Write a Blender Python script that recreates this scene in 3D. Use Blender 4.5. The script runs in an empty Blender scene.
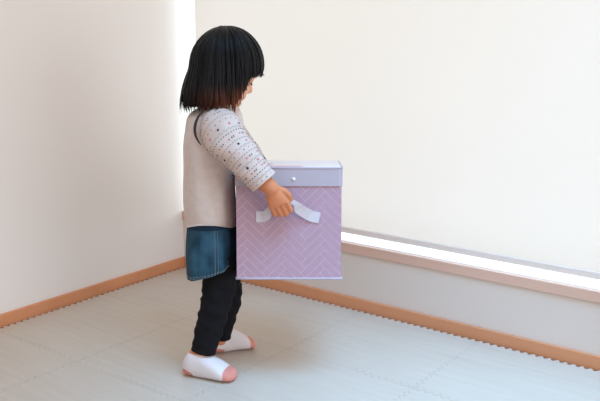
import bpy, bmesh, math, random
from math import sin, cos, pi, radians, sqrt, atan2
from mathutils import Vector, Matrix
random.seed(7)
V = Vector
S = bpy.context.scene
COL = S.collection
try:
    S.view_settings.view_transform = 'Standard'; S.view_settings.look = 'None'
except Exception: pass

# ------------------------------------------------------------------ camera and room frame (1 unit = 1 m)
F_PX, PITCH, ROLL = 808.9, 0.21724, -0.00135
EYE = V((0, 0, 1.0))
ANG = 0.648143
CORNER = V((-0.48465, 3.25462, 0))
UR = V((cos(ANG), -sin(ANG), 0))       # along the window wall, away from the corner
UL = V((-sin(ANG), -cos(ANG), 0))      # along the left wall, away from the corner
CORNER = CORNER - (UR+UL)*.008

def W(u, v, z):                         # room coordinates -> world
    return CORNER + UR*u + UL*v + V((0, 0, z))

def at(px, py, y):                      # measured photo point at depth y -> world
    a, b = (px-300)/F_PX, (200.5-py)/F_PX
    d = V((a, cos(PITCH)+b*sin(PITCH), -sin(PITCH)+b*cos(PITCH)))
    return EYE + d*(y/d.y)

cd = bpy.data.cameras.new('camera'); cam = bpy.data.objects.new('camera', cd); COL.objects.link(cam)
cd.sensor_width = 36; cd.lens = F_PX/600*36; cd.clip_start = 0.02
cam.location = EYE; cam.rotation_euler = (pi/2-PITCH, 0, 0)
S.camera = cam

# ------------------------------------------------------------------ materials
def lin(c):
    return tuple(((x/255)/12.92 if x/255 <= 0.04045 else ((x/255+0.055)/1.055)**2.4) for x in c)
def mat(name, rgb, rough=0.7, spec=0.3, noise=None, bump=None, sss=0.0, sheen=0.0, metal=0.0):
    m = bpy.data.materials.new(name); m.use_nodes = True
    nt = m.node_tree; b = nt.nodes['Principled BSDF']
    c = lin(rgb)
    b.inputs['Base Color'].default_value = (*c, 1)
    b.inputs['Roughness'].default_value = rough
    b.inputs['Specular IOR Level'].default_value = spec
    b.inputs['Metallic'].default_value = metal
    if sss:
        b.inputs['Subsurface Weight'].default_value = sss
        b.inputs['Subsurface Radius'].default_value = (0.012, 0.005, 0.003)
    if sheen: b.inputs['Sheen Weight'].default_value = sheen
    tc = nt.nodes.new('ShaderNodeTexCoord')
    if noise:
        scale, amt = noise[:2]; st = noise[2] if len(noise) > 2 else (1, 1, 1)
        mp = nt.nodes.new('ShaderNodeMapping'); mp.inputs['Scale'].default_value = st
        if len(noise) > 3: mp.inputs['Rotation'].default_value = (0, 0, noise[3])
        mp.vector_type = 'TEXTURE' if len(noise) > 3 else 'POINT'
        nz = nt.nodes.new('ShaderNodeTexNoise'); nz.inputs['Scale'].default_value = scale; nz.inputs['Detail'].default_value = 5
        mx = nt.nodes.new('ShaderNodeMix'); mx.data_type = 'RGBA'
        mx.inputs[6].default_value = (*[max(0, x*(1-amt)) for x in c], 1)
        mx.inputs[7].default_value = (*[min(1, x*(1+amt)) for x in c], 1)
        rp = nt.nodes.new('ShaderNodeMapRange'); rp.inputs[1].default_value = .3; rp.inputs[2].default_value = .7
        nt.links.new(tc.outputs['Object'], mp.inputs[0]); nt.links.new(mp.outputs[0], nz.inputs['Vector'])
        nt.links.new(nz.outputs['Fac'], rp.inputs[0]); nt.links.new(rp.outputs[0], mx.inputs[0])
        nt.links.new(mx.outputs[2], b.inputs['Base Color'])
    if bump:
        nb = nt.nodes.new('ShaderNodeTexNoise'); nb.inputs['Scale'].default_value = bump[0]; nb.inputs['Detail'].default_value = 3
        bm = nt.nodes.new('ShaderNodeBump'); bm.inputs['Strength'].default_value = bump[1]; bm.inputs['Distance'].default_value = bump[2]
        nt.links.new(tc.outputs['Object'], nb.inputs['Vector'])
        nt.links.new(nb.outputs['Fac'], bm.inputs['Height']); nt.links.new(bm.outputs[0], b.inputs['Normal'])
    return m

M = {}
M['wall'] = mat('wallpaper', (238, 231, 226), .85, .15, bump=(220, .12, .002))
M['wallshade'] = mat('wallpaper_shaded', (220, 206, 195), .85, .15, bump=(220, .12, .002))  # same wallpaper, darker: shade of the backlit wall put into the colour
M['floor'] = mat('wood_floor', (150, 95, 62), .5, .3, noise=(6, .25, (8, 1, 1), ANG))
M['base'] = mat('pine_skirting', (214, 146, 104), .4, .4, noise=(5, .10, (6, 1, 1), -ANG))
M['sill'] = mat('sill_wood', (214, 176, 156), .4, .4, noise=(5, .07, (6, 1, 1), -ANG))
M['frame'] = mat('window_frame', (240, 240, 240), .4, .4)
M['bar'] = mat('blind_bar', (226, 212, 202), .5, .3)
M['skin'] = mat('skin', (206, 132, 92), .5, .35, noise=(14, .05), sss=.12)
M['face'] = mat('skin_lit', (228, 172, 142), .5, .35, noise=(14, .04), sss=.12)  # paler copy of skin, window light on the face put into the colour
M['lip'] = mat('lips', (196, 110, 100), .45, .35)
M['eyew'] = mat('eye_white', (235, 232, 228), .2, .5)
M['iris'] = mat('eye_iris', (40, 26, 20), .15, .6)
M['vest'] = mat('knit_vest', (212, 196, 187), .95, .1, noise=(60, .05), bump=(380, .5, .002), sheen=.3)
M['shirt'] = mat('printed_cotton', (210, 193, 184), .9, .1, noise=(30, .03))
M['dark'] = mat('dark_print_shade', (70, 56, 54), .9, .1)  # dark print on the shirt, also the painted armhole shadow
M['navy'] = mat('navy_print', (70, 70, 98), .9, .1)
M['red'] = mat('coral_print', (208, 130, 132), .9, .1)
M['gray'] = mat('grey_print', (132, 130, 140), .9, .1)
M['pale'] = mat('pale_print', (184, 172, 168), .9, .1)
M['denim'] = mat('denim', (44, 75, 92), .9, .15, noise=(17, .6), bump=(300, .3, .0015))
M['denimd'] = mat('denim_dark', (34, 54, 74), .9, .15, noise=(26, .2))
M['stitch'] = mat('stitching', (132, 140, 142), .9, .1)
M['legg'] = mat('leggings', (22, 21, 24), .85, .15, noise=(40, .2))
M['sockw'] = mat('sock_white', (224, 213, 212), .95, .1, bump=(420, .4, .0015))
M['sockp'] = mat('sock_coral', (216, 142, 128), .95, .1, bump=(420, .4, .0015))
M['mauve'] = mat('box_mauve', (180, 149, 164), .9, .1, noise=(40, .03))
M['line'] = mat('box_lines', (208, 187, 201), .9, .1)
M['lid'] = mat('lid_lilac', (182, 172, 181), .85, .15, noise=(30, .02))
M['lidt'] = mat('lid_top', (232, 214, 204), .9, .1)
M['pinkp'] = mat('lid_pink', (212, 150, 160), .9, .1)
M['strap'] = mat('strap', (208, 202, 208), .85, .15, bump=(260, .2, .001))
M['snap'] = mat('snap', (235, 235, 238), .25, .6, metal=.3)

# foam mat: pale wood-grain print, streaks run along the window wall
def foam():
    m = mat('foam_woodgrain', (214, 208, 200), .42, .35)
    nt = m.node_tree; b = nt.nodes['Principled BSDF']
    g = nt.nodes.new('ShaderNodeNewGeometry')
    mp = nt.nodes.new('ShaderNodeMapping'); mp.inputs['Rotation'].default_value = (0, 0, ANG); mp.inputs['Scale'].default_value = (1, 1, 1)
    mp2 = nt.nodes.new('ShaderNodeMapping'); mp2.inputs['Scale'].default_value = (1.6, 26, 1)
    nz = nt.nodes.new('ShaderNodeTexNoise'); nz.inputs['Scale'].default_value = 2.2; nz.inputs['Detail'].default_value = 4
    r = nt.nodes.new('ShaderNodeMapRange'); r.inputs[1].default_value = .3; r.inputs[2].default_value = .7
    mx = nt.nodes.new('ShaderNodeMix'); mx.data_type = 'RGBA'
    mx.inputs[6].default_value = (*lin((193, 179, 164)), 1); mx.inputs[7].default_value = (*lin((200, 187, 173)), 1)
    L = nt.links.new
    L(g.outputs['Position'], mp.inputs[0]); L(mp.outputs[0], mp2.inputs[0]); L(mp2.outputs[0], nz.inputs['Vector'])
    L(nz.outputs['Fac'], r.inputs[0]); L(r.outputs[0], mx.inputs[0]); L(mx.outputs[2], b.inputs['Base Color'])
    bp = nt.nodes.new('ShaderNodeBump'); bp.inputs['Strength'].default_value = .06; bp.inputs['Distance'].default_value = .002
    L(nz.outputs['Fac'], bp.inputs['Height']); L(bp.outputs[0], b.inputs['Normal'])
    return m
M['foam'] = foam()

def blind_mat():
    m = bpy.data.materials.new('blind_fabric'); m.use_nodes = True; nt = m.node_tree
    for n in list(nt.nodes): nt.nodes.remove(n)
    o = nt.nodes.new('ShaderNodeOutputMaterial'); d = nt.nodes.new('ShaderNodeBsdfDiffuse'); t = nt.nodes.new('ShaderNodeBsdfTranslucent')
    d.inputs[0].default_value = (.39, .36, .325, 1); t.inputs[0].default_value = (.262, .226, .204, 1)
    a = nt.nodes.new('ShaderNodeAddShader')
    tc = nt.nodes.new('ShaderNodeTexCoord'); nz = nt.nodes.new('ShaderNodeTexNoise'); nz.inputs['Scale'].default_value = 500
    bp = nt.nodes.new('ShaderNodeBump'); bp.inputs['Strength'].default_value = .1; bp.inputs['Distance'].default_value = .001
    L = nt.links.new
    L(tc.outputs['Object'], nz.inputs['Vector']); L(nz.outputs['Fac'], bp.inputs['Height']); L(bp.outputs[0], d.inputs['Normal'])
    L(d.outputs[0], a.inputs[0]); L(t.outputs[0], a.inputs[1]); L(a.outputs[0], o.inputs[0])
    return m
M['blind'] = blind_mat()

def glass_mat():
    m = bpy.data.materials.new('window_glass'); m.use_nodes = True; nt = m.node_tree
    for n in list(nt.nodes): nt.nodes.remove(n)
    o = nt.nodes.new('ShaderNodeOutputMaterial'); t = nt.nodes.new('ShaderNodeBsdfTransparent'); g = nt.nodes.new('ShaderNodeBsdfGlossy')
    t.inputs[0].default_value = (.95, .97, .97, 1); g.inputs['Roughness'].default_value = .02
    mx = nt.nodes.new('ShaderNodeMixShader'); mx.inputs[0].default_value = .06
    nt.links.new(t.outputs[0], mx.inputs[1]); nt.links.new(g.outputs[0], mx.inputs[2]); nt.links.new(mx.outputs[0], o.inputs[0])
    return m
M['glass'] = glass_mat()

def hair_mat():
    m = mat('hair', (20, 16, 16), .42, .35)
    nt = m.node_tree; b = nt.nodes['Principled BSDF']
    at_ = nt.nodes.new('ShaderNodeAttribute'); at_.attribute_name = 'tip'
    mx = nt.nodes.new('ShaderNodeMix'); mx.data_type = 'RGBA'
    mx.inputs[6].default_value = (*lin((12, 11, 13)), 1); mx.inputs[7].default_value = (*lin((112, 58, 34)), 1)  # brown toward the tips paints light shining through the hair
    nt.links.new(at_.outputs['Fac'], mx.inputs[0]); nt.links.new(mx.outputs[2], b.inputs['Base Color'])
    return m
M['hair'] = hair_mat()
M['hair'].node_tree.nodes['Principled BSDF'].inputs['Specular IOR Level'].default_value = .16

# ------------------------------------------------------------------ mesh helpers
def empty(name, loc, label, cat, group=None):
    o = bpy.data.objects.new(name, None); COL.objects.link(o); o.location = loc
    o.empty_display_size = .05
    o['label'] = label; o['category'] = cat
    if group: o['group'] = group
    return o
def worldloc(o):
    p = V((0, 0, 0))
    while o: p = p + V(o.location); o = o.parent
    return p
class MB:
    def __init__(s): s.v = []; s.f = []; s.m = []; s.attr = []
    def add(s, vs, fs, mi=0, at_=None):
        n = len(s.v); s.v += [V(p) for p in vs]; s.f += [tuple(i+n for i in f) for f in fs]
        s.m += [mi]*len(fs) if not isinstance(mi, list) else mi
        s.attr += at_ if at_ else [0.0]*len(vs)
        return s
    def box(s, o, a, b, c, mi=0):       # o corner, a b c edge vectors
        p = [o, o+a, o+a+b, o+b, o+c, o+a+c, o+a+b+c, o+b+c]
        return s.add(p, [(0, 3, 2, 1), (4, 5, 6, 7), (0, 1, 5, 4), (1, 2, 6, 5), (2, 3, 7, 6), (3, 0, 4, 7)], mi)
    def rbox(s, u0, u1, v0, v1, z0, z1, mi=0):   # room-aligned box
        return s.box(W(u0, v0, z0), UR*(u1-u0), UL*(v1-v0), V((0, 0, z1-z0)), mi)
    def build(s, name, mats, parent=None, smooth=False, bevel=0, kind=None, attr=None, origin=None, solid=0):
        if not isinstance(mats, (list, tuple)): mats = [mats]
        org = V(origin) if origin is not None else (worldloc(parent) if parent else V((0, 0, 0)))
        me = bpy.data.meshes.new(name); me.from_pydata([tuple(p-org) for p in s.v], [], s.f); me.update()
        for m in mats: me.materials.append(m)
        for i, p in enumerate(me.polygons): p.material_index = s.m[i]; p.use_smooth = smooth
        if attr:
            a = me.attributes.new(attr, 'FLOAT', 'POINT')
            for i, x in enumerate(s.attr): a.data[i].value = x
        bm = bmesh.new(); bm.from_mesh(me); bmesh.ops.recalc_face_normals(bm, faces=bm.faces); bm.to_mesh(me); bm.free()
        o = bpy.data.objects.new(name, me); COL.objects.link(o)
        if parent: o.parent = parent; o.location = org - worldloc(parent)
        else: o.location = org
        if bevel:
            b = o.modifiers.new('b', 'BEVEL'); b.width = bevel; b.segments = 2; b.limit_method = 'ANGLE'
        if solid:
            b = o.modifiers.new('s', 'SOLIDIFY'); b.thickness = solid; b.offset = -1
        if kind: o['kind'] = kind
        return o

def cr(vals, t):                        # Catmull-Rom through a list of floats / vectors, t in 0..1
    n = len(vals)-1; x = min(max(t, 0), 1)*n; i = min(int(x), n-1); f = x-i
    p0, p1, p2, p3 = vals[max(i-1, 0)], vals[i], vals[i+1], vals[min(i+2, n)]
    return (p1*2 + (p2-p0)*f + (p0*2-p1*5+p2*4-p3)*(f*f) + (p1*3-p0-p2*3+p3)*(f*f*f))*.5

def grid_faces(nu, nv, wrap=True):
    fs = []
    for j in range(nv-1):
        for i in range(nu if wrap else nu-1):
            a = j*nu+i; b = j*nu+(i+1) % nu
            fs.append((a, b, b+nu, a+nu))
    return fs

def loft(mb, fn, nu=40, nv=30, caps=True, mi=0):    # fn(u,v) closed in u
    vs = [fn(i/nu, j/(nv-1)) for j in range(nv) for i in range(nu)]
    fs = grid_faces(nu, nv)
    if caps: fs += [tuple(range(nu))[::-1], tuple(range((nv-1)*nu, nv*nu))]
    mb.add(vs, fs, mi)

def tube_fn(pts, rad, flat=1.0, ref=V((0, 1, 0)), round_ends=False):
    pts = [V(p) for p in pts]
    def fn(u, v):
        if round_ends:
            # ease the ends to round caps
            e = .12
            k = 1
            if v < e: k = sqrt(max(0, 1-((e-v)/e)**2))
            elif v > 1-e: k = sqrt(max(0, 1-((v-1+e)/e)**2))
            k = max(k, .02)
        else: k = 1
        c = cr(pts, v); d = (cr(pts, min(v+.01, 1))-cr(pts, max(v-.01, 0))).normalized()
        b = (ref - d*ref.dot(d)).normalized(); n = b.cross(d).normalized()
        r = cr(rad, v)*k
        return c + n*(r*cos(2*pi*u)) + b*(r*flat*sin(2*pi*u))
    return fn
def sphere(mb, c, a, b, d, nu=20, nv=12, mi=0):     # ellipsoid with axis vectors a,b,d
    c = V(c); vs = [c + d]
    for j in range(1, nv):
        t = pi*j/nv
        vs += [c + d*cos(t) + (a*cos(2*pi*i/nu)+b*sin(2*pi*i/nu))*sin(t) for i in range(nu)]
    vs.append(c-d); fs = []
    for i in range(nu): fs.append((0, 1+i, 1+(i+1) % nu))
    for j in range(nv-2):
        for i in range(nu):
            p = 1+j*nu+i; q = 1+j*nu+(i+1) % nu; fs.append((p, p+nu, q+nu, q))
    e = len(vs)-1; s0 = 1+(nv-2)*nu
    for i in range(nu): fs.append((e, s0+(i+1) % nu, s0+i))
    mb.add(vs, fs, mi)
def capsules(mb, pts, rad, nu=12, sub=6):           # chain of overlapping spheres joined by tapered tubes
    pts = [V(p) for p in pts]
    for i in range(len(pts)):
        r = rad[i]; sphere(mb, pts[i], V((r, 0, 0)), V((0, r, 0)), V((0, 0, r)), nu, 8)
    for i in range(len(pts)-1):
        d = (pts[i+1]-pts[i]).normalized(); h = V((0, 0, 1)) if abs(d.z) < .8 else V((1, 0, 0))
        n = d.cross(h).normalized(); b = d.cross(n)
        vs = []
        for k in range(2):
            vs += [pts[i+k] + (n*cos(2*pi*j/nu)+b*sin(2*pi*j/nu))*rad[i+k] for j in range(nu)]
        mb.add(vs, grid_faces(nu, 2)+[tuple(range(nu))[::-1], tuple(range(nu, 2*nu))])

def remeshed(mb, name, mats, parent, voxel, smooth_it=3, matfn=None):
    tmp = mb.build('tmp_form', mats, parent)
    r = tmp.modifiers.new('r', 'REMESH'); r.mode = 'VOXEL'; r.voxel_size = voxel
    if smooth_it:
        sm = tmp.modifiers.new('s', 'SMOOTH'); sm.factor = .5; sm.iterations = smooth_it
    dg = bpy.context.evaluated_depsgraph_get(); dg.update()
    me = bpy.data.meshes.new_from_object(tmp.evaluated_get(dg))
    old = tmp.data; loc = tmp.location.copy()
    bpy.data.objects.remove(tmp); bpy.data.meshes.remove(old)
    me.name = name
    o = bpy.data.objects.new(name, me); COL.objects.link(o); o.parent = parent; o.location = loc
    me.materials.clear()
    for m in mats: me.materials.append(m)
    org = worldloc(o)
    for p in me.polygons:
        p.use_smooth = True
        p.material_index = matfn(p.center+org, p.normal) if matfn else 0
    return o

# ------------------------------------------------------------------ room shell
WIN_Z0, WIN_Z1, WIN_U1 = .215, 1.95, 2.55
wl = MB(); wl.rbox(-.08, 0, -.16, 3.2, -.012, 2.4); wl.build('wall_left', M['wall'], kind='structure')
wr = MB()
wr.rbox(0, 3.2, -.14, 0, -.012, WIN_Z0-.012)
wr.rbox(0, 3.2, -.14, 0, WIN_Z1, 2.4)
wr.rbox(WIN_U1, 3.2, -.14, 0, WIN_Z0-.012, WIN_Z1)
wr.build('wall_right', M['wallshade'], kind='structure')
fl = MB(); fl.rbox(-.02, 3.2, -.02, 3.2, -.06, -.0122); fl.build('floor', M['floor'], kind='structure')
b1 = MB(); b1.rbox(0.0, .012, .0, 3.2, -.012, .0405); b1.build('baseboard_left', M['base'], kind='structure', bevel=.002)
b2 = MB(); b2.rbox(.012, 3.2, .0, .012, -.012, .0400); b2.build('baseboard_right', M['base'], kind='structure', bevel=.002)
win = bpy.data.objects.new('window_1', None); COL.objects.link(win); win.location = W(1.2, -.1, WIN_Z0); win['kind'] = 'structure'
s = MB(); s.rbox(.0, WIN_U1, -.14, .006, WIN_Z0-.014, .2355); s.build('window_sill', M['sill'], win, bevel=.002)
fr = MB()
fr.rbox(0, WIN_U1, -.19, -.142, .15, .232); fr.rbox(0, WIN_U1, -.19, -.142, WIN_Z1-.03, WIN_Z1+.04)
fr.rbox(WIN_U1-.04, WIN_U1, -.19, -.142, .232, WIN_Z1-.03); fr.rbox(-.03, .004, -.19, -.162, .232, WIN_Z1-.03)
fr.build('window_frame', M['frame'], win)
tr = MB(); tr.rbox(.004, WIN_U1, -.139, -.012, .2356, .2372); tr.build('sill_glare_board', M['frame'], win)  # white board added so the sill below the blind looks overexposed
g = MB(); g.rbox(.004, WIN_U1-.04, -.172, -.168, .232, WIN_Z1-.03); g.build('window_pane', M['glass'], win)

# roller blind, hung inside the reveal
rb = empty('roller_blind', W(1.28, -.04, .259), 'cream translucent roller blind drawn down in front of the bright window', 'blind')
BU0, BU1 = .062, WIN_U1-.03
f = MB(); n = 60
vs = []
for j in range(2):
    for i in range(n+1):
        u = BU0+(BU1-BU0)*i/n
        vs.append(W(u, -.04+.0015*sin(u*5), .272 if j == 0 else WIN_Z1-.045))
f.add(vs, [(i, i+1, i+n+2, i+n+1) for i in range(n)]); f.build('blind_fabric', M['blind'], rb, smooth=True)
bb = MB(); bb.rbox(BU0, BU1, -.046, -.034, .2585, .280); bb.build('bottom_bar', M['bar'], rb, bevel=.003)
tb = MB(); loft(tb, tube_fn([W(.012, -.05, WIN_Z1-.035), W(1.2, -.05, WIN_Z1-.035), W(WIN_U1-.012, -.05, WIN_Z1-.035)], [.02, .02, .02], ref=V((0, 0, 1))), 20, 6)
tb.build('roller_tube', M['frame'], rb, smooth=True)

# ------------------------------------------------------------------ foam mats: interlocking toothed tiles
TP = .45; TOOTH = TP/18
def tooth(t, phase=0):                  # rounded trapezoid wave
    x = (t/TOOTH) % 1
    y = abs(x*2-1)*2-1
    return max(-1, min(1, y*1.7))
def edge(axis, k, t):                   # offset of a seam at position t; zero where seams cross
    return   .0066*tooth(t+TOOTH/4)*(1 if axis else -1)
SEAM = .0005
U0, V0 = .445, .446
UE = [U0-17*TOOTH]+[U0+TP*i for i in range(6)]
VE = [V0-17*TOOTH]+[V0+TP*i for i in range(5)]
ordn = ['first', 'second', 'third', 'fourth', 'fifth', 'sixth']
def tile(i, j):
    u0, u1, v0, v1 = UE[i], UE[i+1], VE[j], VE[j+1]
    N = int(round((u1-u0)/TOOTH))*8; K = int(round((v1-v0)/TOOTH))*8
    P = []; cu = (u0+u1)/2; cv = (v0+v1)/2; G = SEAM
    a0, a1, b0, b1 = u0+G, u1-G, v0+G, v1-G
    eu = lambda k: edge(1, 0, TOOTH*k/8)      # seams running along u
    ev = lambda k: edge(0, 0, TOOTH*k/8)      # seams running along v
    for k in range(N): P.append((a0+(a1-a0)*k/N, b0+eu(k)))
    for k in range(K): P.append((a1+ev(k), b0+(b1-b0)*k/K))
    for k in range(N): P.append((a1-(a1-a0)*k/N, b1+eu(N-k)))
    for k in range(K): P.append((a0+ev(K-k), b1-(b1-b0)*k/K))
    m = MB(); n = len(P)
    vs = [W(a, b, 0) for a, b in P]+[W(a, b, -.0115) for a, b in P]
    m.add(vs, [tuple(range(n)), tuple(range(2*n-1, n-1, -1))]+[(k, n+k, n+(k+1) % n, (k+1) % n) for k in range(n)])
    o = m.build('foam_mat_tile', M['foam'], origin=W(cu, cv, -.0115))
    far = 'touching the window wall' if j == 0 else '%s row from the window wall' % ordn[j]
    side = 'touching the left wall' if i == 0 else '%s along from the left wall' % ordn[i]
    o['label'] = 'pale foam tile, ' + ('in the corner where the two walls meet' if i == 0 and j == 0 else '%s, %s' % (far, side))
    o['category'] = 'floor mat'; o['group'] = 'interlocking foam floor tiles'
for i in range(5):
    for j in range(4):
        # keep the tiles the photo shows
        vis = False
        for a in range(9):
            for b in range(9):
                p = W(UE[i]+(UE[i+1]-UE[i])*a/8, VE[j]+(VE[j+1]-VE[j])*b/8, 0)-EYE
                dd = p.y*cos(PITCH)-p.z*sin(PITCH)
                if dd > .1:
                    x = 300+F_PX*p.x/dd; y = 200.5-F_PX*(p.y*sin(PITCH)+p.z*cos(PITCH))/dd
                    if -2 < x < 602 and -2 < y < 403: vis = True
        if vis: tile(i, j)

# ------------------------------------------------------------------ storage box
YB = 2.128                              # depth of the near face
TILT = radians(5.5)
pbl, pbr = at(237.3, 277.5, YB), at(340.6, 277.5, YB)
BW = pbr.x-pbl.x; BD = .2585
ptop = at(290, 168.5, YB)
BH = (ptop.z-pbl.z)/cos(TILT)
BX = V((1, 0, 0)); BY = V((0, cos(TILT), -sin(TILT))); BZ = V((0, sin(TILT), cos(TILT)))
BO = V((pbl.x, YB - BH*sin(TILT)*.5, pbl.z))
def B(x, y, z): return BO + BX*x + BY*y + BZ*z
box = empty('storage_box', B(BW/2, BD/2, 0), 'mauve herringbone fabric storage box with pale lilac lid, carried by the child', 'storage box')

def clip(poly, x0, x1, z0, z1):
    for ax, lim, sg in ((0, x0, 1), (0, x1, -1), (1, z0, 1), (1, z1, -1)):
        out = []
        for i in range(len(poly)):
            a, b = poly[i], poly[(i+1) % len(poly)]
            da, db = (a[ax]-lim)*sg, (b[ax]-lim)*sg
            if da >= 0: out.append(a)
            if (da > 0 and db < 0) or (da < 0 and db > 0):
                t = da/(da-db); out.append((a[0]+(b[0]-a[0])*t, a[1]+(b[1]-a[1])*t))
        poly = out
        if len(poly) < 3: return []
    return poly
BWD = .01865; NB = 4; INS = .0008
def herring(mb, Wd, Ht, pt, x_shift, z_shift):
    c = sqrt(.5)
    R = int(max(Wd, Ht)/BWD*1.5)+8
    for i in range(-R, R):
        for j in range(-R, R):
            k = (i-j) % (2*NB)
            if k == 0: q = (i, j, i+NB, j+1)
            elif k == NB: q = (i, j-NB+1, i+1, j+1) 
            else: continue
            a0, b0, a1, b1 = [z*BWD for z in q]
            a0 += INS; b0 += INS; a1 -= INS; b1 -= INS
            poly = [((a-b)*c + x_shift, (a+b)*c + z_shift) for a, b in ((a0, b0), (a1, b0), (a1, b1), (a0, b1))]
            poly = clip(poly, .0, Wd, .006, Ht)
            if poly: mb.add([pt(x, z) for x, z in poly], [tuple(range(len(poly)))], 1)
bm_ = MB(); t_ = .006
LIDH = .050
def bowed(x, L): return .0025*sin(pi*x/L)
# walls as solid slabs, open at the top
bm_.box(B(0, 0, 0), BX*BW, BY*t_, BZ*(BH-.006)); bm_.box(B(0, BD-t_, 0), BX*BW, BY*t_, BZ*(BH-.006))
bm_.box(B(0, t_, 0), BX*t_, BY*(BD-2*t_), BZ*(BH-.006)); bm_.box(B(BW-t_, t_, 0), BX*t_, BY*(BD-2*t_), BZ*(BH-.006))
bm_.box(B(t_, t_, 0), BX*(BW-2*t_), BY*(BD-2*t_), BZ*t_)
e_ = .0004
XS = (267-237)/104*BW
herring(bm_, BW, BH-.006, lambda x, z: B(x, -e_, z), XS, .004)
herring(bm_, BW, BH-.006, lambda x, z: B(BW-x, BD+e_, z), XS, .004)
herring(bm_, BD, BH-.006, lambda x, z: B(BW+e_, x, z), XS, .004)
herring(bm_, BD, BH-.006, lambda x, z: B(-e_, BD-x, z), XS, .004)
bm_.build('box_body', [M['line'], M['mauve']], box)
# piping along the bottom edge
pp = MB()
loop = [B(-.001, -.001, .0015), B(BW+.001, -.001, .0015), B(BW+.001, BD+.001, .0015), B(-.001, BD+.001, .0015)]
for k in range(4):
    loft(pp, tube_fn([loop[k], (loop[k]+loop[(k+1) % 4])/2, loop[(k+1) % 4]], [.0028]*3, ref=V((.1, .2, 1))), 10, 8)
pp.build('bottom_piping', M['lid'], box, smooth=True)
# lid: rounded shallow cap with a slightly sagging top
ld = MB(); o_ = .0035
def rrect(t, x0, x1, y0, y1, r):
    pts = []
    for (cx, cy, a0) in ((x1-r, y1-r, 0), (x0+r, y1-r, pi/2), (x0+r, y0+r, pi), (x1-r, y0+r, 3*pi/2)):
        for q in range(7): pts.append((cx+r*cos(a0+pi/2*q/6), cy+r*sin(a0+pi/2*q/6)))
    return pts
def lidring(z, ins, r=.012): return [B(x, y, z) for x, y in rrect(0, -o_+ins, BW+o_+ins*-1, -o_+ins, BD+o_-ins, r)]
rings = [lidring(BH-LIDH, .0028), lidring(BH-LIDH, 0), lidring(BH-.005, 0), lidring(BH, .0015), lidring(BH+.001, .004)]
nr = len(rings[0]); vs = [p for r_ in rings for p in r_]
ld.add(vs, grid_faces(nr, len(rings)))
lid = ld.build('lid', [M['lid']], box, smooth=False)
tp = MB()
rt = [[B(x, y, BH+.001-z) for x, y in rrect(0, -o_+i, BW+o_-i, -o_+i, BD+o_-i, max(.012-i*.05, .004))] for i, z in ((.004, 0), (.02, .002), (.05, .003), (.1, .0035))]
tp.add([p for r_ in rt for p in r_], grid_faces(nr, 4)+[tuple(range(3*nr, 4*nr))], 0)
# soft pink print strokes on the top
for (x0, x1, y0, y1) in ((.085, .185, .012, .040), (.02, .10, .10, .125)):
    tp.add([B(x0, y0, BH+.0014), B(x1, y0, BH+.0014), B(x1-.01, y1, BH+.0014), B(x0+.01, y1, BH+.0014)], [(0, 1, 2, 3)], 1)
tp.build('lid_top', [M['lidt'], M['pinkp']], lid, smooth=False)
lp = MB()
def rim(z, r_): 
    R_ = lidring(z, 0, .012); R_ = R_+[R_[0]]
    for k in range(len(R_)-1):
        loft(lp, tube_fn([R_[k], R_[k+1]], [r_, r_], ref=BZ), 8, 2)
rim(BH-.0015, .0018)
lp.build('lid_piping', M['lid'], lid, smooth=True)
sn = MB(); sc = at(293.5, 180, YB-.004)
sphere(sn, V((sc.x, B(0, -o_, sc.z-BO.z).y-.0005, sc.z)), V((.0055, 0, 0)), V((0, 0, .0055)), V((0, -.003, 0)), 16, 8)
sn.build('snap_button', M['snap'], lid, smooth=True)
# strap handles: one on the near face, one on the far face
def strap(sign):
    m = MB()
    path = [(256, 216.5, .0015), (262, 216.3, .002), (266.5, 213.8, .014), (270.5, 206, .0325), (281, 201, .0328), (293.8, 201, .0325), (300, 208, .024), (306, 212.5, .011), (312, 216, .0025), (319.5, 217.6, .0015)]
    P = []
    for px, py, off in path:
        q = at(px, py, YB); x = q.x-BO.x-(.012 if sign > 0 else 0); z = (q.z-BO.z) - (0.041 if sign > 0 else 0)
        P.append(V((x, off*(1.55 if sign > 0 else 1), z)))
    hw = .0150; th = .0016; n = 40; vs = []
    for k in range(n+1):
        p = cr(P, k/n); d = cr(P, min(1, k/n+.01))-cr(P, max(0, k/n-.01)); a = atan2(d.z, d.x)
        hw = .0150-0.0085*max(0, min(1, (min(k/n-0.225, 0.65-k/n))/.07))      # gathered where the fist closes on it
        for w_ in (-hw, hw):
            for tt in (0, th):
                x = p.x - sin(a)*w_; z = p.z + cos(a)*w_; y = -(p.y+tt) if sign < 0 else BD+p.y+tt
                vs.append(B(x, y, z))
    fs = []
    for k in range(n):
        a = 4*k; b = a+4
        fs += [(a, b, b+1, a+1), (a+2, a+3, b+3, b+2), (a, a+2, b+2, b), (a+1, b+1, b+3, a+3)]
    fs += [(0, 1, 3, 2), (4*n, 4*n+2, 4*n+3, 4*n+1)]
    m.add(vs, fs)
    m.build('handle', M['strap'], box)
strap(-1); strap(1)

# ------------------------------------------------------------------ the child
YC = 2.262
child = empty('person', V((-.26, YC, 0)), 'toddler with black bob in beige vest, denim skirt and leggings carrying a mauve box', 'person')
def mir(p): return V((p.x, 2*YC-p.y, p.z))
px2m = YC/F_PX
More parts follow.
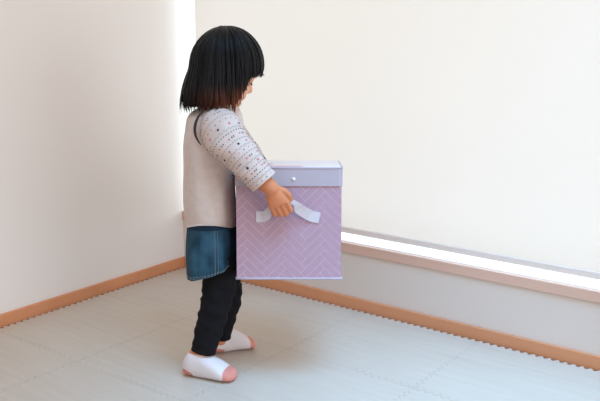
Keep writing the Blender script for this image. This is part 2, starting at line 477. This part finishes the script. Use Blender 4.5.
# torso rings: (row, back x, front x, half width)
def torso_fn(rows, grow=0.0, wr=None):
    cx = [at((a+b)/2, y, YC) for y, a, b, w in rows]
    hd = [(b-a)/2*px2m+grow for y, a, b, w in rows]; hw = [w+grow for y, a, b, w in rows]
    def fn(u, v):
        c = cr(cx, v); d = cr(hd, v); w = cr(hw, v); t = 2*pi*u
        sx = math.copysign(abs(cos(t))**.88, cos(t)); sy = math.copysign(abs(sin(t))**.88, sin(t))
        k = wr(u, v) if wr else 0
        return c + V((sx*(d+k), sy*(w+k), 0))
    return fn
body = MB()
TR = [(268, 204, 228, .055), (256, 197, 231, .080), (240, 193, 233, .090), (215, 190, 235, .090), (190, 189, 234, .090), (165, 187, 234, .092), (140, 188, 236, .094), (124, 191, 238, .094), (114, 198, 236, .075), (107, 207, 234, .045)]
loft(body, torso_fn(TR), 32, 40)
# neck
capsules(body, [at(217, 116, YC), at(223, 98, YC)], [.038, .036], 20)
# head --------------------------------------------------------------
HC = at(227.5, 68, YC)
YAW, NOD = radians(20), radians(25)
FH = V((cos(YAW), sin(YAW), 0))
HF = FH*cos(NOD)+V((0, 0, -sin(NOD))); HU = FH*sin(NOD)+V((0, 0, cos(NOD))); HR = HF.cross(HU).normalized()
def H(f, r, u): return HC + HF*f + HR*r + HU*u
sphere(body, H(-.006, 0, .018), HF*.086, HR*.073, HU*.080, 36, 24)             # cranium
sphere(body, H(.016, 0, -.034), HF*.062, HR*.060, HU*.062, 32, 20)             # lower face
for sgn in (1, -1):
    sphere(body, H(.034, .034*sgn, -.045), HF*.036, HR*.030, HU*.034, 20, 14)  # cheeks
    sphere(body, H(.060, .024*sgn, .012), HF*.022, HR*.026, HU*.012, 18, 10)   # brow
    e = H(-.004, .073*sgn, -.014)                                             # ear
    sphere(body, e, HF*.018+HR*.004*sgn, HR*.007*sgn, HU*.026, 16, 10)
    sphere(body, e+HU*-.018+HF*.004, HF*.009, HR*.006, HU*.010, 12, 8)
sphere(body, H(.060, 0, -.076), HF*.016, HR*.020, HU*.0135, 18, 10)             # chin
sphere(body, H(.078, 0, -.030), HF*.014, HR*.010, HU*.012, 16, 10)             # nose tip
capsules(body, [H(.070, 0, .002), H(.079, 0, -.026)], [.009, .008], 12)        # nose bridge
for sgn in (1, -1): sphere(body, H(.0600, .027*sgn, -.0050), HF*.0150, HR*.0158, HU*.0115, 18, 12)   # lowered eyelids
for sgn in (1, -1): sphere(body, H(.074, .0085*sgn, -.033), HF*.008, HR*.007, HU*.007, 12, 8)
sphere(body, H(.070, 0, -.053), HF*.011, HR*.017, HU*.0048, 16, 8)             # upper lip
sphere(body, H(.068, 0, -.061), HF*.011, HR*.014, HU*.0052, 16, 8)             # lower lip

# arms: near (right) arm measured, far arm mirrored
SH = at(216, 132, 2.168); EL = at(238, 161, 2.092); WR = at(271.3, 188.5, 2.078)
def arm(mf, hand_mirror):
    capsules(body, [mf(p) for p in (at(214, 132, 2.20), SH, (SH+EL)/2, EL, (EL*.55+WR*.45), WR)], [.036, .034, .031, .028, .0275, .0215], 18)
    D = V((.40, .10, -.92)).normalized(); Sd = V((.92, 0, .40)); Sd = (Sd-D*Sd.dot(D)).normalized(); N = V((0, 1, 0)); N = (N-D*N.dot(D)-Sd*N.dot(Sd)).normalized()
    def P(d, s_, n_): return mf(WR + D*d + Sd*s_ + N*n_)
    # palm
    pr = [(-.012, .020, .017), (.012, .0215, .0155), (.032, .0265, .0135), (.050, .0285, .0120)]
    def pf(u, v):
        d = cr([a[0] for a in pr], v); w = cr([a[1] for a in pr], v); t = cr([a[2] for a in pr], v)
        return P(d, w*cos(2*pi*u), t*sin(2*pi*u))
    loft(body, pf, 24, 12)
    # four fingers curling round the strap
    fing = [(.0215, .052, .0225, .0245, .0125, .0066), (.0072, .0545, .0240, .0250, .0135, .0068), (-.0072, .053, .0225, .0245, .0130, .0066), (-.0212, .049, .0185, .0240, .0110, .0060)]
    for s0, d0, l1, l2, l3, r in fing:
        l1 += 0.006; p0 = (d0-.014, s0*.9, .000); p1 = (d0, s0, .000)
        a = radians(14); p2 = (d0+l1*cos(a), s0, l1*sin(a))
        a = radians(98); p3 = (p2[0]+l2*cos(a), s0, p2[2]+l2*sin(a))
        a = radians(165); p4 = (p3[0]+l3*cos(a), s0, p3[2]+l3*sin(a))
        capsules(body, [P(*p) for p in (p0, p1, p2, p3, p4)], [r*1.12, r*1.12, r*1.02, r*.95, r*.82], 12)
    # thumb leaves the side of the palm near its base and closes against the strap
    capsules(body, [P(.006, .010, .003), P(.023, .028, .004), P(.038, .034, .005), P(.050, .0335, .008)], [.011, .0098, .0085, .0070], 12)
def far(p):                             # the far arm hangs a little lower than the near one
    k = min(1, max(0, (p.x-SH.x)/(WR.x-SH.x)))
    return V((p.x-.012*k, 2*YC-p.y+.018*min(1, 2*k), p.z-.022-.050*k))
arm(lambda p: p, 1); arm(far, -1)
# legs: near leg straight and leaning back, far leg stepping ahead
NH, NK, NA = at(222.5, 270, 2.216), at(214.5, 309, 2.19), at(202, 356, 2.178)
FHp, FK, FA = at(220, 266, 2.318), at(227.5, 296, 2.33), at(218, 343, 2.335)
for hp, kn, an in ((NH, NK, NA), (FHp, FK, FA)):
    capsules(body, [hp, (hp+kn)/2, kn, (kn*.6+an*.4), an], [.038, .041, .037, .034, .025], 20)
# feet
def gp(px, py):                         # photo point on the mat
    a, b = (px-300)/F_PX, (200.5-py)/F_PX
    d = V((a, cos(PITCH)+b*sin(PITCH), -sin(PITCH)+b*cos(PITCH))); return EYE + d*(-1/d.z)
def foot_axes(kind):
    if kind == 'near': h, t = V((-.336, 2.192, 0)), V((-.184, 2.146, 0))
    else: h, t = V((-.268, 2.337, 0)), V((-.146, 2.392, 0))
    ax = (t-h); L = ax.length; ax.normalize(); return h, ax, V((ax.y, -ax.x, 0)), L
prof = [(0.0, .010, .012, .016), (.04, .020, .024, .030), (.16, .027, .037, .040), (.34, .027, .040, .041), (.52, .030, .032, .034), (.70, .0335, .0245, .0265), (.84, .033, .0165, .019), (.94, .028, .0135, .016), (1.0, .012, .006, .012)]
def foot(mb, kind, g=0.0, an=None):
    h, ax, sd, L = foot_axes(kind)
    sg = 1 if kind == 'near' else -1
    def fn(u, v):
        s_ = cr([p[0] for p in prof], v); w = cr([p[1] for p in prof], v)+g; hh = cr([p[2] for p in prof], v)+g; zc = cr([p[3] for p in prof], v)
        t = 2*pi*u; x = math.copysign(abs(cos(t))**.8, cos(t)); z = math.copysign(abs(sin(t))**.8, sin(t))
        zz = max(zc+hh*z, .0022-g)
        return h + ax*(s_*L + (g if s_ > .5 else -g)) + sd*(w*x + .004*sg*sin(pi*s_)) + V((0, 0, zz))
    loft(mb, fn, 28, 30)
    base = h+ax*(L*.20)
    top = an
    capsules(mb, [V((base.x, base.y, .035)), V((base.x*.5+top.x*.5, base.y*.5+top.y*.5, .060)), top], [.030+g, .0275+g, .0255+g], 20)
foot(body, 'near', -.0022, at(202, 357, 2.178)); foot(body, 'far', -.0022, at(218, 344, 2.335))

def bodymat(c, n):
    q = c-HC; f_, r_, u_ = q.dot(HF), q.dot(HR), q.dot(HU)
    if f_ > .0745 and abs(r_) < .0125*(1-((u_+.0568)/.012)**2) and -.0655 < u_ < -.0495: return 1
    if -.10 < u_ < .07 and f_ > .0 and abs(r_) < .09: return 2
    return 0
remeshed(body, 'body', [M['skin'], M['lip'], M['face']], child, .0022, 3, bodymat)
for sgn in (1, -1):
    e = MB(); c = H(.0585, .027*sgn, -.009)
    sphere(e, c, HF*.0125, HR*.0105, HU*.0085, 18, 12)
    eo = e.build('eye', M['eyew'], child, smooth=True)
    i = MB(); sphere(i, c+HF*.0095-HU*.002, HF*.0045, HR*.0062, HU*.0062, 14, 8); i.build('iris', M['iris'], eo, smooth=True)
    la = MB(); capsules(la, [H(.0722, .0155*sgn, -.0125), H(.0752, .0225*sgn, -.0155), H(.0748, .0300*sgn, -.0158), H(.0690, .0385*sgn, -.0135), H(.0655, .0425*sgn, -.0125)], [.0007, .0013, .0015, .0014, .0007], 8)
    la.build('eyelashes', M['hair'], child, smooth=True)
    bw = MB(); capsules(bw, [H(.079, .014*sgn, .014), H(.0775, .027*sgn, .018), H(.069, .040*sgn, .015)], [.0022, .0026, .0016], 8)
    bw.build('eyebrow', M['hair'], child, smooth=True)

# ------------------------------------------------------------------ clothes
# leggings
lg = MB()
def leg_tube(hp, kn, an, r, cut):
    mid = (hp+kn)/2; sh = kn*.6+an*.4; end = kn*(1-cut)+an*cut
    pts = [hp+V((0, 0, .045)), mid, kn, sh, end]
    base = tube_fn(pts, r, ref=V((0, 1, 0)))
    def fn(u, v):
        p = base(u, v); c = cr(pts, v)
        k = .0016*sin(v*34+3*sin(2*pi*u))*(.3+abs(sin(v*pi)))+.0012*sin(v*61+4*cos(2*pi*u+1))
        return p + (p-c).normalized()*k
    return fn
def cl_tube(fn, nu, nv, th=.003):
    vs = [fn(i/nu, j/(nv-1)) for j in range(nv) for i in range(nu)]
    inn = []
    for j in range(nv):
        row = vs[j*nu:(j+1)*nu]; c = sum(row, V((0, 0, 0)))/nu
        inn += [p-(p-c).normalized()*th for p in row]
    return vs, inn
def hollow(mb, fn, nu=40, nv=40, th=.003, ends=(True, True)):
    vs, inn = cl_tube(fn, nu, nv, th)
    n = len(vs); fs = grid_faces(nu, nv)
    fs += [tuple(n+i for i in q[::-1]) for q in grid_faces(nu, nv)]
    for e, j in ((0, 0), (1, nv-1)):
        if ends[e]: fs += [(j*nu+i, n+j*nu+i, n+j*nu+(i+1) % nu, j*nu+(i+1) % nu) for i in range(nu)]
    mb.add(vs+inn, fs)
hollow(lg, leg_tube(NH, NK, NA, [.046, .047, .042, .040, .0350], .90))
hollow(lg, leg_tube(FHp, FK, at(218, 343, 2.335), [.046, .050, .044, .039, .034], .86))
PR = [(268, 200, 231, .070), (256, 193, 234, .095), (244, 190, 235.5, .098), (228, 190, 236, .097)]
loft(lg, torso_fn(PR, -.004), 40, 12, caps=True)
lg.build('leggings', M['legg'], child, smooth=True)

# denim skirt with a curved, double-stitched hem
SK = [(270.5, 187, 238, .128), (262, 186.5, 238, .124), (246, 186, 237.3, .116), (230, 187, 236, .106), (214, 188.5, 234, .099)]
sk_base = torso_fn(SK, .0008)
def sk_fn(u, v):
    p = sk_base(u, v); a = 2*pi*u
    fr_ = cos(a)                        # +1 front, -1 back
    lift = (.046*max(0, fr_) + .017*(1-abs(fr_)) - .006*max(0, -fr_))*(1-v)**1.5
    k = (.0035*sin(a*5+.6)+.0022*sin(a*11+v*4))*(1-v)+.0012*sin(a*17)
    return p + V((cos(a)*k, sin(a)*k, lift))
sk = MB(); hollow(sk, sk_fn, 96, 30, .0035)
def skin_out(fn, u, v, d=.0012):
    c = sum((fn((k+.5)/12, v) for k in range(12)), V((0, 0, 0)))/12
    p = fn(u % 1, v); q = p-c; q.z = 0; return p+q.normalized()*d
def stitches(mb, path, r, mi):
    for k in range(0, len(path)-1):
        loft(mb, tube_fn([path[k], path[k+1]], [r, r], ref=V((.3, .2, .9))), 6, 2, mi=mi)
skirt = sk.build('denim_skirt', M['denim'], child, smooth=True)
st = MB()
for vv in (.075, .13):
    for k in range(0, 180): 
        if k % 3 != 2: stitches(st, [skin_out(sk_fn, k/180, vv), skin_out(sk_fn, (k+1)/180, vv)], .0007, 0)
for uu in (.79, .808, .29):
    for k in range(0, 40): stitches(st, [skin_out(sk_fn, uu, .13+.8*k/40), skin_out(sk_fn, uu, .13+.8*(k+1)/40)], .0006 if uu != .808 else .0004, 0)
st.build('stitching', M['stitch'], skirt)
wb = MB()
def wb_fn(u, v): return skin_out(sk_fn, u, .86+.14*v, .0022)
hollow(wb, wb_fn, 64, 5, .003); wb.build('waistband', M['denimd'], skirt, smooth=True)

# vest
VR = [(224.5, 185.5, 237, .113), (212, 184.5, 236.8, .113), (190, 184, 235.2, .111), (168, 184, 235.4, .110), (148, 184.5, 239, .110), (132, 185.5, 242, .108), (121, 187, 243, .103), (113, 191, 241, .088), (107, 200, 237, .058), (104.5, 206, 233, .047)]
vt_base = torso_fn(VR, .001, lambda u, v: .0012*sin(2*pi*u*7+v*5)*(1-v)+.001*sin(v*23+6*u))
vt_flat = vt_base
def vt_base(u, v): return vt_flat(u, v)+V((0, 0, .026*sin(2*pi*u)**2*max(0, 1-v*1.6)**2))
vt = MB(); hollow(vt, vt_base, 72, 60, .004)
vest = vt.build('vest', M['vest'], child, smooth=True)
hm = MB()
hp_ = [skin_out(vt_base, k/72, .012, .0005) for k in range(73)]
for k in range(72): loft(hm, tube_fn([hp_[k], hp_[k+1]], [.0022, .0022], ref=V((0, 0, 1))), 8, 2)
hm.build('vest_hem', M['vest'], vest, smooth=True)

# printed shirt: both sleeves (the right one close to us) with a printed pattern
SP = [at(215, 127, 2.235), at(218, 128, 2.178), at(229, 143, 2.122), at(242, 157.5, 2.092), at(253.5, 170.5, 2.081), at(264, 182.5, 2.077)]
SR = [.046, .059, .055, .046, .0415, .0375]
slv_b = tube_fn(SP, SR, .82, ref=V((0, 1, 0)))
def slv(u, v):
    p = slv_b(u, v); c = cr(SP, v); a = 2*pi*u
    k = .0020*sin(v*17+2.8*cos(a)+1.7*sin(a))*sin(pi*min(1, v*1.1))+.0011*sin(v*37-3*sin(a+1)+2*cos(2*a))
    k += .0018*(v > .93)
    return p+(p-c).normalized()*k
sl = MB()
PRN = []
def dot(mb, mf, u, v, r, mi, sx=1.0, sy=1.0, n=7):
    p = slv(u, v); du = (slv((u+.01) % 1, v)-slv((u-.01) % 1, v)).normalized(); dv = (slv(u, min(1, v+.01))-slv(u, max(0, v-.01))).normalized()
    nn = (p-cr(SP, v)).normalized()
    vs = []
    for k in range(n):
        a = 2*pi*k/n; vs.append(mf(p+nn*.0009+du*(r*sx*cos(a))+dv*(r*sy*sin(a))))
    mb.add(vs, [tuple(range(n))], mi)
rows = [(.10, 'big2'), (.15, 'wave'), (.19, 'dash2'), (.235, 'tri'), (.275, 'dash2'), (.31, 'tiny'), (.35, 'big'), (.385, 'wave'), (.42, 'dash'), (.46, 'tri2'), (.50, 'dash2'), (.535, 'big2'), (.565, 'wave'), (.60, 'tiny'), (.635, 'dash2'), (.67, 'tri'), (.71, 'wave'), (.745, 'big'), (.78, 'dash2'), (.82, 'tri'), (.86, 'dash'), (.90, 'wave'), (.945, 'tiny')]
for mf in (lambda p: p, far):
    hollow(sl, (lambda m_: (lambda u, v: m_(slv(u, v))))(mf), 48, 70, .003)
    for k, (v, kind) in enumerate(rows):
        R0 = cr(SR, v); circ = 2*pi*R0
        def ring(sp, fn, ph=0):
            n = max(3, int(circ/sp))
            for i in range(n): fn(((i+ph)/n) % 1, i)
        if kind == 'dash': ring(.0085, lambda u, i: dot(sl, mf, u, v, .0016, 2, 1.5, .8, 6))
        elif kind == 'dash2': ring(.0078, lambda u, i: dot(sl, mf, u, v, .0015, 4, 1.6, .8, 6))
        elif kind == 'wave': ring(.0075, lambda u, i: dot(sl, mf, u, v+.008*(i % 2), .0024, 5, 1.5, .8, 6))
        elif kind == 'tiny': ring(.016, lambda u, i: dot(sl, mf, u, v, .0020, 3 if i % 2 else 4, 1, 1, 6))
        elif kind == 'big': ring(.034, lambda u, i: dot(sl, mf, u, v, .0036, 1 if i % 2 else 3, 1, 1, 9), .3)
        elif kind == 'big2': ring(.030, lambda u, i: dot(sl, mf, u, v, .0033, 3 if i % 2 else 2, 1, 1, 9), .7)
        elif kind in ('tri', 'tri2'):
            c1 = 1 if kind == 'tri' else 2
            def tr(u, i):
                dot(sl, mf, u, v, .0032, c1, .7, 1.2, 3); dot(sl, mf, u+.0042/circ*1.5, v, .0032, c1, .7, 1.2, 3)
                dot(sl, mf, u+.016/circ, v, .0028, 3, 1, 1, 7)
            ring(.036, tr, .1*k)
# shirt collar round the neck
def colf(u, v):
    c = at(219.5-.0*v, 108-7*v, YC); r = .044-.004*v
    return c+V((r*1.05*cos(2*pi*u), r*sin(2*pi*u), 0))
hollow(sl, colf, 36, 5, .0025)
sl.build('printed_shirt', [M['shirt'], M['navy'], M['dark'], M['red'], M['gray'], M['pale']], child, smooth=True)
# armhole gap of the vest: its shadow modelled as a dark arc behind each sleeve
for mf in (lambda p: p, mir):
    ah = MB()
    P = [mf(at(x, y, yy)) for x, y, yy in ((205, 110, 2.168), (199.5, 115, 2.158), (196, 122, 2.152), (194.8, 130, 2.150), (196.5, 138, 2.150), (201, 145, 2.150))]
    loft(ah, tube_fn(P, [.001, .0028, .0038, .0038, .0028, .001], ref=V((0, 1, 0))), 10, 30)
    ah.build('armhole_shade', M['dark'], vest, smooth=True)

# socks
def sock(kind, an):
    mb = MB(); foot(mb, kind, .0008, an)
    h, ax, sd, L = foot_axes(kind)
    def mf(c, n):
        q = c-h; s_ = q.dot(ax)/L
        if s_ > .83: return 1
        if s_ < .22 and c.z < .026 - .06*max(0, s_-.08): return 1
        if c.z > .0735: return 2
        return 0
    o = remeshed(mb, 'sock', [M['sockw'], M['sockp'], M['skin']], child, .0022, 3, mf)
    # seam across the toe
    sm = MB()
    pts = []
    for k in range(13):
        a = pi*k/12; w, hh, zc = .0322, .0175, .0195
        pts.append(h+ax*(.83*L)+sd*(w*1.03*cos(a))+V((0, 0, zc+hh*1.04*sin(a))))
    loft(sm, tube_fn(pts, [.0013]*13, ref=ax), 6, 40); sm.build('toe_seam', M['sockw'], o, smooth=True)
    return o
sock('near', at(202, 356.5, 2.178)); sock('far', at(218, 343.5, 2.335))

# ------------------------------------------------------------------ hair: cap plus many locks
HX = at(226, 67, YC)
PHF = radians(6)
def sst(a, b, x):
    t = min(1, max(0, (x-a)/(b-a))); return t*t*(3-2*t)
def adiff(a, b): return abs((a-b+pi) % (2*pi)-pi)
def hair_pt(phi, t, out=0.0, lenk=1.0, curl=0.0):
    d = adiff(phi, PHF); full = sst(radians(40), radians(76), d)**1.3
    cx, cy = cos(phi), sin(phi)
    rx = .103 if cx > 0 else .096; ry = .092
    r = 1/sqrt((cx/rx)**2+(cy/ry)**2)+out
    top = .109+out
    drop = (.112*full**.8+.030*(1-full**.8)+.010*max(0, -cx))*lenk
    arc = 1.5*.10; tot = arc+drop; s_ = t*tot
    if s_ < arc:
        th = pi/2*s_/arc
        rr, z = r*sin(th)**(1.12 if cx < 0 else 1.0), top*cos(th)
    else:
        q = (s_-arc)/max(drop, .001); z = -(s_-arc)
        if cx < 0: rr = r*(1+.44*(-cx)*full*q*(1.2-.35*q))
        else: rr = r*(1-.10*q*full*(.4+.6*cx))
        rr += .012*abs(cy)*full*q
        rr += (-.012*full+curl)*q**4 - .010*(1-full)*q**2
        z += abs(curl)*.45*q**5
    return HX + V((rr*cx, rr*cy, z))
hr = MB()
nph, nt_ = 96, 26
vs = []; tips = []
def tip_backlight(phi, t):
    p = hair_pt(phi, t); low = (HX.z-p.z)/.115
    return sst(.28, 1.0, low)*sst(-.95, .15, cos(phi))
for j in range(nt_):
    for i in range(nph):
        phi = 2*pi*i/nph; vs.append(hair_pt(phi, .02+.98*j/(nt_-1), -.004, .86)); tips.append(tip_backlight(phi, j/(nt_-1)))
hr.add(vs, grid_faces(nph, nt_)+[tuple(range(nph))], 0, tips)
rnd = random.Random(11)
def lock(phi, t0, lenk, w, out, wob, curl, ntp=17):
    sec = 5; vs = []; tp_ = []; ph = rnd.random()*6; tint = rnd.uniform(.35, 1.25)
    for k in range(ntp):
        t = t0+(1-t0)*k/(ntp-1)
        a = phi+wob*sin(t*3+ph)*t
        o_ = out*(.4+.6*sin(pi*min(1, t*1.1)))
        p = hair_pt(a, t, o_, lenk, curl)
        d = (hair_pt(a, min(1, t+.02), o_, lenk, curl)-hair_pt(a, max(0, t-.02), o_, lenk, curl)).normalized()
        rad = V((cos(a), sin(a), .35)).normalized(); tn = d.cross(rad).normalized(); rad = tn.cross(d).normalized()
        ww = w*min(1, .35+t*2.5)*(1-max(0, (k/(ntp-1)-.55)/.45)**1.5*.93)
        front = 1
        for q in range(sec):
            an_ = 2*pi*q/sec; vs.append(p+tn*(ww*cos(an_))+rad*(ww*.42*sin(an_)))
            tp_.append(min(1, tip_backlight(a, t)*tint*front))
    hr.add(vs, grid_faces(sec, ntp)+[tuple(range(sec))[::-1], tuple(range((ntp-1)*sec, ntp*sec))], 0, tp_)
clump = [(rnd.uniform(-.09, .07), rnd.uniform(-.010, .012), rnd.uniform(-.10, .10)) for _ in range(46)]
for k in range(440):
    phi = 2*pi*(k/440)+rnd.uniform(-.02, .02)
    cl, cu_, wb_ = clump[int(phi/(2*pi)*46) % 46]
    lock(phi, rnd.choice([.01, .02, .05, .12, .25]), .99+cl+rnd.uniform(-.05, .04), rnd.uniform(.0032, .0062), rnd.uniform(-.001, .0045), wb_+rnd.uniform(-.08, .08), cu_+rnd.uniform(-.004, .004))
for k in range(150):                    # finer flyaway strands
    phi = rnd.uniform(0, 2*pi)
    lock(phi, rnd.choice([.03, .2, .4]), rnd.uniform(.96, 1.12), rnd.uniform(.0011, .002), rnd.uniform(.002, .006), rnd.uniform(-.3, .3), rnd.uniform(-.02, .016))
for k in range(14):                     # short tuft standing off the crown
    a = rnd.uniform(0, 2*pi); b0 = HX+V((-.006, 0, .107)); e0 = b0+V((.016*cos(a)+.004, .016*sin(a), rnd.uniform(-.003, .002)))
    n0 = len(hr.v); loft(hr, tube_fn([b0, (b0+e0)/2+V((0, 0, .003)), e0], [.0022, .0016, .0004], ref=V((.2, .9, .3))), 5, 6)
    hr.attr[n0:] = [0.0]*(len(hr.v)-n0)
hr.build('hair', M['hair'], child, smooth=True, attr='tip')

# ------------------------------------------------------------------ light
wd = bpy.data.worlds.new('world'); S.world = wd; wd.use_nodes = True
bg = wd.node_tree.nodes['Background']; bg.inputs[0].default_value = (1.0, .957, .925, 1); bg.inputs[1].default_value = .79
def area(name, loc, target, sx, sy, power, col, spread=pi):
    l = bpy.data.lights.new(name, 'AREA'); l.shape = 'RECTANGLE'; l.size = sx; l.size_y = sy; l.energy = power; l.color = col; l.spread = spread
    o = bpy.data.objects.new(name, l); COL.objects.link(o); o.location = loc
    o.rotation_euler = (V(target)-V(loc)).to_track_quat('-Z', 'Y').to_euler(); return o
def radiance(sx, sy, L): return L*pi*sx*sy
area('daylight_outside', W(1.2, -.62, 1.05), W(1.2, 0, 1.05), 4.2, 2.6, radiance(4.2, 2.6, 3.0), (.76, .90, 1.0))
area('cool_floor_fill', W(2.1, .85, 2.35), W(1.68, .60, 0), 1.2, 1.0, 15.5, (.22, .57, 1.0), radians(64))  # added overhead fill that tints the floor blue, no real skylight
area('cool_side_fill', W(4.2, 1.2, 1.0), W(.8, 1.2, .3), 1.5, 1.5, 13, (.80, .90, 1.0), radians(110))  # added side fill to brighten the left wall, no window is built there
